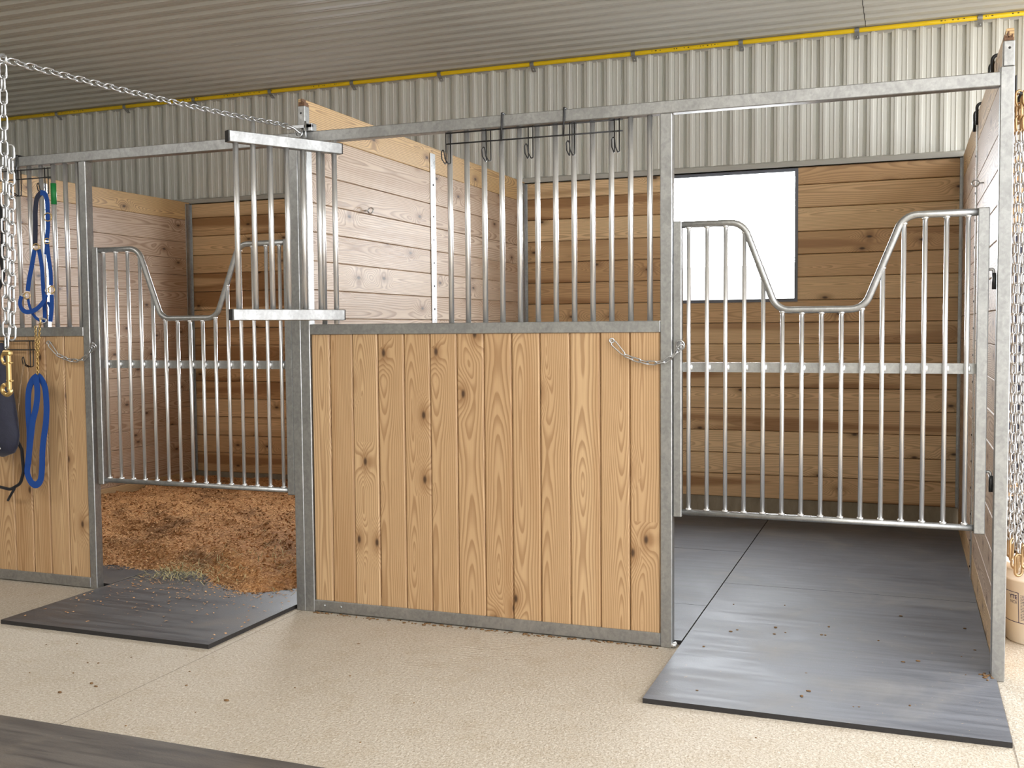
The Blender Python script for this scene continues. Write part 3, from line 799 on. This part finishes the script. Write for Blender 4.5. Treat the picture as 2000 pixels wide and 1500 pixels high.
def gate_chain(dx, label):
    t = thing('gate_chain', (1.829+dx, -.01, 1.3), label, 'chain')
    y = -.022
    MB().tube([(1.820+dx, .012, 1.308), (1.824+dx, -.014, 1.308)], .003, 8).tube([(1.829+.009*math.cos(a)+dx, -.022+.003*math.cos(a), 1.308+.009*math.sin(a)) for a in [2*PI*k/14 for k in range(14)]], .003, 8, True).obj('eye_screw', 'zinc', t)
    a, b = Vector((1.828+dx, y, 1.306)), Vector((1.887+dx, y, 1.245)); d = (b-a).normalized(); w = Vector((d.z, 0, -d.x))
    L = (b-a).length
    pts = fillet([a+d*.004+w*.004, a+w*.012+d*.012, a+d*(L-.012)+w*.007, b+d*.002, a+d*(L-.012)-w*.007, a-w*.012+d*.012, a+d*.004-w*.004], .008, 4)
    MB().tube(pts, .0028, 8).obj('carabiner', 'zinc', t)
    P = [b, (1.93+dx, y, 1.228), (1.975+dx, y, 1.215), (2.02+dx, y, 1.213), (2.06+dx, y, 1.222), (2.092+dx, y+.0, 1.243), (2.120+dx, y-.002, 1.275)]
    lay_links(t, gate_me, P, .0345, .5)
    MB().tube([(2.120+dx+.017*math.cos(q), -.012-.006*math.sin(q), 1.288+.019*math.sin(q)) for q in [2*PI*k/18 for k in range(18)]], .0042, 8, True).tube([(2.107+dx, .012, 1.300), (2.107+dx, -.012, 1.300)], .004, 8).obj('end_ring', 'zinc', t)
gate_chain(0, 'short chain with a carabiner beside the gate of the empty stall')
gate_chain(-3.08, 'short chain with a carabiner beside the gate of the bedded stall')

# ------------------------------------------------------------------ bridle racks and tack
def wire_rack(x0, x1, hooks, z1, straps, label, y=-.010, over=True, hook_dx=.0215):
    t = thing('bridle_rack', ((x0+x1)/2, y, z1), label, 'rack'); r = .0033
    for dz in (0, -.0475):
        MB().tube([(x0-.004, y, z1+dz), (x1+.004, y, z1+dz)], r, 8).obj('cross_wire', 'black_wire', t)
    for x in straps:
        mb = MB()
        if over: mb.tube(fillet([(x, -.0165, z1-.053), (x, -.0100, z1+.03), (x, -.0065, HT+.006), (x, .058, HT+.006), (x, .058, HT-.03)], .006, 4), .0045, 8)
        else: mb.tube([(x, y, z1+.01), (x, .006, z1+.01)], .0045, 8)
        mb.obj('hanger', 'black_wire', t)
    for x in hooks:
        zb = z1-.135; a = x+hook_dx; yy = y-.006; m_ = x+hook_dx/2
        p = [(a, yy, z1+.003), (a, yy, zb), (a-.003, yy-.018, zb-.004), (a-.003, yy-.052, zb+.012), (a-.004, yy-.060, zb+.040), (m_, yy-.056, zb+.056), (x+.004, yy-.060, zb+.040), (x+.003, yy-.052, zb+.012), (x+.003, yy-.018, zb-.004), (x, yy, zb), (x, yy, z1+.003)]
        MB().tube(fillet(p, .006, 3), .0027, 8).obj('hook', 'black_wire', t)
    return t
wire_rack(1.066, 1.872, [1.066, 1.260, 1.457, 1.645, 1.842], 2.236, [1.331, 1.617], 'black wire bridle rack with five empty hooks on the header beam')
wire_rack(-2.02, -1.217, [-2.0, -1.815, -1.62, -1.431, -1.246], 2.225, [-1.74, -1.447], 'black wire bridle rack hung on the header beam above the blue halter')
wire_rack(-2.15, -1.355, [-2.13, -1.94, -1.75, -1.565, -1.382], 1.318, [-1.85, -1.56], 'black wire bridle rack fixed low on the board panel below the blue halter', -.014, False)

def strap_xz(mb, pts, w=.024, y=-.10, thick=.0035, wd=None, mi=0):
    """strap hanging in a plane parallel to the stall front; pts in (x, z) or (x, y, z)"""
    q = [Vector((p[0], y, p[1])) if len(p) == 2 else Vector(p) for p in pts]
    # smooth (Catmull-Rom)
    out = []
    for i in range(len(q)-1):
        p0, p1, p2, p3 = q[max(i-1, 0)], q[i], q[i+1], q[min(i+2, len(q)-1)]
        for k in range(6):
            t_ = k/6; out.append(.5*((2*p1)+(p2-p0)*t_+(2*p0-5*p1+4*p2-p3)*t_*t_+(3*p1-p0-3*p2+p3)*t_**3))
    out.append(q[-1]); dirs = []
    for i in range(len(out)):
        T = (out[min(i+1, len(out)-1)]-out[max(i-1, 0)]).normalized(); v = Vector((0, 1, 0)).cross(T)
        if wd: v = v.lerp(Vector(wd), .5) if v.length > 1e-3 else Vector(wd)
        dirs.append(tuple(v if v.length > 1e-4 else Vector((1, 0, 0))))
    mb.ribbon(out, w, thick, dirs, mi)
def ring(mb, x, y, z, r, th=.003, sx=1.0, mi=0):
    mb.tube([(x+r*sx*math.cos(a), y+.004*math.cos(a), z+r*math.sin(a)) for a in [2*PI*k/18 for k in range(18)]], th, 8, True, mi)
def halter():
    y = -.072
    t = thing('halter', (-1.25, y, 1.42), 'royal blue webbing halter hanging from a black rack hook on the grille', 'halter')
    def P(a, b): return (-1.237-.000112*(b-400)+(a-75)*.00344, 2.027-(b-400)*.00269)
    mb = MB(); strap_xz(mb, [P(69.5, 478), P(70, 440), P(70, 412), P(73, 388), P(81, 377.5)], .029, y-.006); mb.obj('crown_strap', 'navy_web', t, 'dark navy half of the crown strap')
    mb = MB(); strap_xz(mb, [P(81, 377.5), P(89, 380), P(94, 394), P(95, 420), P(95.5, 445), P(93, 470)], .027, y-.01); mb.obj('crown_strap', 'blue_web', t)
    mb = MB(); strap_xz(mb, [P(93, 472), P(96, 500), P(100, 530), P(101, 556)], .025, y-.008); strap_xz(mb, [P(92, 472), P(89, 496)], .016, y-.004); mb.obj('cheek_strap', 'blue_web', t)
    mb = MB(); strap_xz(mb, [P(69, 486), P(64, 515), P(58, 545), P(55.5, 566)], .027, y-.008); mb.obj('cheek_strap', 'blue_web', t)
    mb = MB(); strap_xz(mb, [P(75, 486), P(81, 520), P(83.5, 560), P(86, 590), P(87, 620)], .024, y+.0); mb.obj('throat_strap', 'blue_web', t)
    mb = MB(); strap_xz(mb, [(*P(47, 576), ), P(44, 590), P(49, 602), P(60, 607), P(76, 602), P(90, 588), P(96, 574)], .023, y-.022); mb.obj('nose_band', 'blue_web', t)
    mb = MB(); strap_xz(mb, [P(55, 582), P(58, 596), P(64, 610), P(74, 621), P(90, 627)], .015, y-.004); mb.obj('chin_strap', 'blue_web', t)
    mb = MB(); strap_xz(mb, [P(103.5, 574), P(103.5, 600), P(101, 626)], .026, y-.012); strap_xz(mb, [P(93, 588), P(98, 600), P(97, 626)], .015, y-.002); mb.obj('chin_strap', 'blue_web', t)
    for (px, py), r in (((73, 481), .016), ((96, 425), .021), ((94.5, 471), .014), ((55, 575), .017), ((103, 565), .018), ((48.5, 575), .010), ((95, 566), .010), ((88, 624), .012)):
        mb = MB(); x, z = P(px, py); ring(mb, x, y-.012, z, r); mb.obj('ring', 'brass' if r > .0125 else 'zinc', t)
halter()
def lead_rope():
    y = -.075
    def P(a, b): return (-1.237-.000112*(b-400)+(a-75)*.00344, 2.027-(b-400)*.00269)
    t = thing('lead_strap', (-1.25, y, .58), 'looped royal blue lead strap with a brass chain on the board panel', 'lead')
    mb = MB(); a = Vector((*P(80, 634), 0)); 
    def V3(p, dy=0): return Vector((p[0], y+dy, p[1]))
    merged_links(mb, .017, .010, .0022, [V3(P(69.5, 635)), V3(P(70.5, 665)), V3(P(73, 700)), V3(P(74, 728))], .0115, .4)
    merged_links(mb, .017, .010, .0022, [V3(P(80, 630), -.006), V3(P(77, 665), -.006), V3(P(75, 700), -.006), V3(P(74.5, 728), -.006)], .0115, 1.1)
    mb.tube([V3(P(84, 620), -.02), V3(P(82, 632), -.008), V3(P(80, 636), -.006)], .004, 8)
    mb.obj('brass_chain', 'brass', t, 'thin brass chain')
    mb = MB()
    strap_xz(mb, [P(74, 732), P(64, 740), P(56, 760), P(54.5, 800), P(57, 840), P(56.5, 880), P(54, 905), P(53, 925), P(60, 942), P(70, 947.5), P(79, 938), P(82, 915), P(83, 880), P(86, 850), P(90, 822), P(91, 790), P(88, 755), P(80, 738), P(74, 732)], .036, y, .004)
    mb.obj('strap', 'blue_web', t)
    mb = MB()
    strap_xz(mb, [P(74, 734), P(77, 760), P(75, 790), P(68, 820), P(65, 845), P(61, 880), P(59, 905)], .036, y-.014, .004)
    mb.obj('strap_end', 'blue_web', t)
lead_rope()
def navy_bag():
    t = thing('grazing_muzzle', (-1.52, -.09, .96), 'dark navy cloth muzzle with a white tag hanging on the board panel', 'muzzle')
    mb = MB(); vs = []; fs = []; nz, na = 26, 28
    prof = [(.0, .038), (.1, .048), (.25, .058), (.45, .085), (.65, .105), (.8, .112), (.9, .105), (.97, .075), (1.0, .01)]
    def rad(q):
        for (a, ra), (b, rb) in zip(prof, prof[1:]):
            if a <= q <= b: return ra+(rb-ra)*(q-a)/(b-a)
        return .01
    for i in range(nz+1):
        q = i/nz; z = 1.31-q*.61
        for k in range(na):
            a = 2*PI*k/na; r = rad(q)*(1+.12*noise.noise(Vector((math.cos(a)*1.6, math.sin(a)*1.6, q*5))))
            vs.append((-1.526+r*math.cos(a)+.012*q, -.10+.055*r/.11*math.sin(a), z))
    fs = [(i*na+k, (i+1)*na+k, (i+1)*na+(k+1) % na, i*na+(k+1) % na) for i in range(nz) for k in range(na)]
    mb.add(vs, fs, 0, True); mb.obj('cloth_body', 'navy', t)
    mb = MB(); strap_xz(mb, [(-1.500, .790), (-1.480, .770), (-1.458, .746)], .024, -.172, .003); mb.obj('tag', 'white_tag', t)
    mb = MB(); mb.tube(fillet([(-1.425, -.085, .79), (-1.405, -.075, .74), (-1.403, -.07, .62), (-1.428, -.07, .555), (-1.50, -.07, .52), (-1.64, -.07, .54)], .05, 6), .0085, 8)
    mb.tube([(-1.468, -.07, .53), (-1.49, -.075, .495), (-1.52, -.07, .46)], .007, 8); mb.obj('strap_loop', 'black_strap', t)
navy_bag()
def black_halter():
    t = thing('halter', (-1.68, -.1, 1.55), 'black webbing halter hanging behind the doubled zinc chain', 'halter')
    mb = MB(); strap_xz(mb, [(-1.515, 2.09), (-1.480, 2.06), (-1.467, 1.95), (-1.465, 1.86), (-1.475, 1.74), (-1.467, 1.66), (-1.515, 1.58)], .024, -.1); mb.obj('crown_strap', 'black_strap', t)
    mb = MB(); strap_xz(mb, [(-1.565, 2.09), (-1.615, 2.0), (-1.625, 1.8), (-1.615, 1.62), (-1.515, 1.56)], .024, -.1); mb.obj('cheek_strap', 'black_strap', t)
black_halter()
def twine():
    mb = MB().tube([(-1.372, -.070, 1.205), (-1.376, -.075, 1.17), (-1.386, -.08, 1.12), (-1.400, -.08, 1.05), (-1.410, -.08, .98), (-1.422, -.08, .91)], [.0035, .005, .004, .0045, .003, .002], 6)
    mb.tube([(-1.374, -.078, 1.19), (-1.377, -.085, 1.13), (-1.39, -.085, 1.06), (-1.402, -.085, .99)], .0028, 6)
    tag(mb.obj('baling_twine', 'twine'), 'frayed piece of twine hanging from the low rack hook', 'twine')
twine()
def tape():
    mb = MB()
    mb.tube([(-1.2306, .025, 2.04), (-1.2306, .025, 2.15)], .0150, 12)
    tag(mb.obj('tape_wrap', 'green_tape'), 'green tape wrapped around a grille bar behind the blue halter', 'tape')
tape()

# ------------------------------------------------------------------ right-hand edge: chains, tub, bucket
def rack_over():
    t = thing('tack_rack', (3.395, .4, 2.2), 'black rack hooked over the divider, carrying the bundled tie chains', 'rack')
    for y in (.52, .66, 1.52, 1.72):
        mb = MB().tube(fillet([(3.395, y, 2.10), (3.395, y, 2.482), (3.322, y, 2.482), (3.322, y, 2.375)], .02, 4), .0075, 8); mb.obj('over_hook', 'black_wire', t)
    MB().tube([(3.395, .10, 2.235), (3.395, 1.75, 2.235)], .0055, 8).obj('rod', 'black_wire', t)
    MB().box(3.381, 3.389, .2, 1.3, 2.245, 2.325, .002).obj('back_plate', 'black_wire', t)
    for y in (.12, .18, .25):
        MB().tube([(3.395, y, 2.235), (3.46, y, 2.235), (3.52, y, 2.25)], .0045, 8).obj('peg', 'black_wire', t)
rack_over()
labels = ['closest to the post', 'second from the post', 'third from the post']
SNAP = link_mesh('snap', .085, .030, .0052, 'bronze')
for i in range(9):
    cx, cy = 3.3900+.026*(i % 3), [.12, .18, .25][i//3]
    top = 2.225; bot = .53-.03*((i*2) % 3)
    t = thing('tie_chain', (cx, cy, top), 'zinc tie chain with bronze end links hanging in a bundle above the white bucket', 'chain', 'tie chains bundled above the bucket')
    mb = MB(); merged_links(mb, .047, .023, .0032, [(cx, cy, top-.13), (cx+.004*math.sin(i), cy, 1.3), (cx, cy, bot)], .0385, .7+.5*i); mb.obj('links', 'zinc', t)
    mb = MB(); merged_links(mb, .06, .026, .0042, [(cx, cy, top+.018), (cx, cy, top-.13)], .0475, .9+.4*i); mb.obj('top_links', 'bronze', t, 'bronze coloured links')
    inst('snap', SNAP, (cx, cy, bot-.04), t, link_rot(Vector((0, 0, -1)), .4+.7*i))
def tub():
    mb = MB(); mb.lathe([(.0, .0), (.17, .0), (.185, .02), (.215, .22), (.225, .225), (.225, .235), (.208, .235), (.178, .03), (.0, .03)], (3.635, 1.045, .0), 36)
    for _ in range(0): pass
    o = mb.obj('feed_tub', 'black_rubber'); o.location.z = .30; tag(o, 'black rubber tub behind the white bucket', 'tub'); return o
tub()
def crate():
    mb = MB().box(3.40, 3.86, .84, 1.25, 0, .30, .01); mb.box(3.41, 3.85, .835, .845, .03, .12, .004); mb.box(3.41, 3.85, .835, .845, .17, .27, .004)
    tag(mb.obj('storage_box', 'black_plastic'), 'black box under the rubber tub behind the white bucket', 'box')
crate()
def blanket():
    mb = MB(); vs = []; nx, nz = 40, 30
    for j in range(nz+1):
        for i in range(nx+1):
            x = 3.385+.75*i/nx; q = j/nz; z = 1.80-q*1.22
            y = 1.32+.03*math.sin(i*.9+q)*(.4+q)+.01*noise.noise(Vector((x*9, q*6, 0)))
            vs.append((x, y, z))
    w = nx+1; b = len(vs); vs += [(x, y+.012, z) for x, y, z in vs]
    fs = []
    for j in range(nz):
        for i in range(nx):
            k = j*w+i; fs += [(k, k+w, k+w+1, k+1), (b+k, b+k+1, b+k+w+1, b+k+w)]
    for j in range(nz): fs += [(j*w, b+j*w, b+(j+1)*w, (j+1)*w), (j*w+nx, (j+1)*w+nx, b+(j+1)*w+nx, b+j*w+nx)]
    for i in range(nx): fs += [(i, i+1, b+i+1, b+i), (nz*w+i, b+nz*w+i, b+nz*w+i+1, nz*w+i+1)]
    mb.add(vs, fs, 0, True)
    t = thing('horse_blanket', (3.7, 1.33, .6), 'dark navy blanket hanging behind the bundled tie chains', 'blanket')
    mb.obj('cloth', 'navy', t)
    MB().tube([(3.376, 1.328, 1.80), (4.2, 1.328, 1.80)], .014, 10).obj('rod', 'galv', t)
blanket()
def bucket():
    c = (3.548, .64, 0.0)
    t = thing('bucket', c, 'white plastic bucket with printed label on the floor below the tie chains', 'bucket')
    MB().lathe([(.0, .0), (.122, .0), (.128, .006), (.143, .27), (.150, .272), (.150, .285), (.144, .287), (.147, .335), (.139, .335), (.120, .012), (.0, .012)], c, 56).obj('body', 'white_plastic', t)
    MB().lathe([(.147, .322), (.154, .322), (.155, .342), (.150, .347), (.140, .345), (.140, .322)], c, 56).obj('rim', 'white_plastic', t)
    def on(a, z, r=None): rr = (.128+.015*(z-.006)/.264)+.0006; return (c[0]+rr*math.cos(a), c[1]+rr*math.sin(a), z)
    def quad(mb, a0, a1, z0, z1, n=8):
        vs = []
        for k in range(n+1):
            a = a0+(a1-a0)*k/n; vs += [on(a, z0), on(a, z1)]
        mb.add(vs, [(2*k, 2*k+2, 2*k+3, 2*k+1) for k in range(n)])
    lb = MB(); A0, A1 = math.radians(185), math.radians(330)
    quad(lb, A0, A1, .092, .095, 24); quad(lb, A0, math.radians(229.5), .221, .2235, 12); quad(lb, math.radians(228.5), math.radians(229.8), .092, .223)
    random.seed(3)
    for r in range(17):
        z = .212-r*.0066; a = math.radians(233)
        while a < math.radians(262):
            b = a+math.radians(random.uniform(1.2, 4.5)); quad(lb, a, min(b, math.radians(263)), z, z+.0022, 2); a = b+math.radians(.8)
    lo = lb.obj('label_print', 'ink', t)
    for txt, z, size in (('YTE', .194, .024), ('NCE', .174, .019)):
        cu = bpy.data.curves.new('lettering', 'FONT'); cu.body = txt; cu.size = size; cu.align_x = 'RIGHT'; cu.resolution_u = 3; cu.offset = .0006 if size > .02 else 0
        tmp = bpy.data.objects.new('tmp_text', cu); COL.objects.link(tmp)
        dg = bpy.context.evaluated_depsgraph_get(); me = bpy.data.meshes.new_from_object(tmp.evaluated_get(dg))
        vs = [tuple(v.co) for v in me.vertices]; fs = [tuple(p.vertices) for p in me.polygons]
        bpy.data.objects.remove(tmp); bpy.data.curves.remove(cu); bpy.data.meshes.remove(me)
        a1 = math.radians(226.5); mb = MB().add([on(a1+x/.138, z+y) for x, y, _ in vs], fs); mb.obj('lettering', 'ink', t)
bucket()

# ------------------------------------------------------------------ light, world, camera
w = bpy.data.worlds.new('World'); scene.world = w; w.use_nodes = True
bg = w.node_tree.nodes.get('Background') or w.node_tree.nodes.new('ShaderNodeBackground')
bg.inputs[0].default_value = (0.95, 0.97, 1.0, 1); bg.inputs[1].default_value = 3.8

for lx, ly in ((-2.2, -2.6), (3.2, -2.6), (0.5, -5.6)):        # unseen fill lights added above the aisle, mainly to brighten the floor
    l = bpy.data.lights.new('aisle_fill_light', 'AREA'); l.shape = 'RECTANGLE'; l.size = 2.4; l.size_y = .35; l.energy = 38; l.color = (1.0, 0.98, 0.955)
    o = bpy.data.objects.new('aisle_fill_light', l); COL.objects.link(o); o.location = (lx, ly, 3.30); o.visible_camera = True

cam = bpy.data.cameras.new('camera'); co = bpy.data.objects.new('camera', cam); COL.objects.link(co)
cam.sensor_width = 36.0; cam.lens = 2026.31/2000*36.0; cam.clip_start = .05; cam.clip_end = 100
yaw, pitch, roll = 0.362769, 0.052853, -0.008202
fwd = Vector((-math.sin(yaw)*math.cos(pitch), math.cos(yaw)*math.cos(pitch), -math.sin(pitch)))
right = Vector((math.cos(yaw), math.sin(yaw), 0)); up = right.cross(fwd)
r2 = right*math.cos(roll)+up*math.sin(roll); u2 = -right*math.sin(roll)+up*math.cos(roll)
mw = Matrix.Identity(4)
for i in range(3): mw[i][0], mw[i][1], mw[i][2] = r2[i], u2[i], -fwd[i]
mw.translation = (2.997084, -4.296724, 1.360017)
co.matrix_world = mw
scene.camera = co
scene.view_settings.view_transform = 'Standard'; scene.view_settings.look = 'None'
scene.view_settings.exposure = 0.48; scene.view_settings.gamma = 1.0
try: scene.view_settings.use_curve_mapping = False
except Exception: pass
scene.cycles.use_denoising = True
scene.cycles.max_bounces = 8; scene.cycles.diffuse_bounces = 5; scene.cycles.glossy_bounces = 4; scene.cycles.transparent_max_bounces = 12
scene.cycles.sample_clamp_indirect = 6.0; scene.cycles.caustics_reflective = False; scene.cycles.caustics_refractive = False
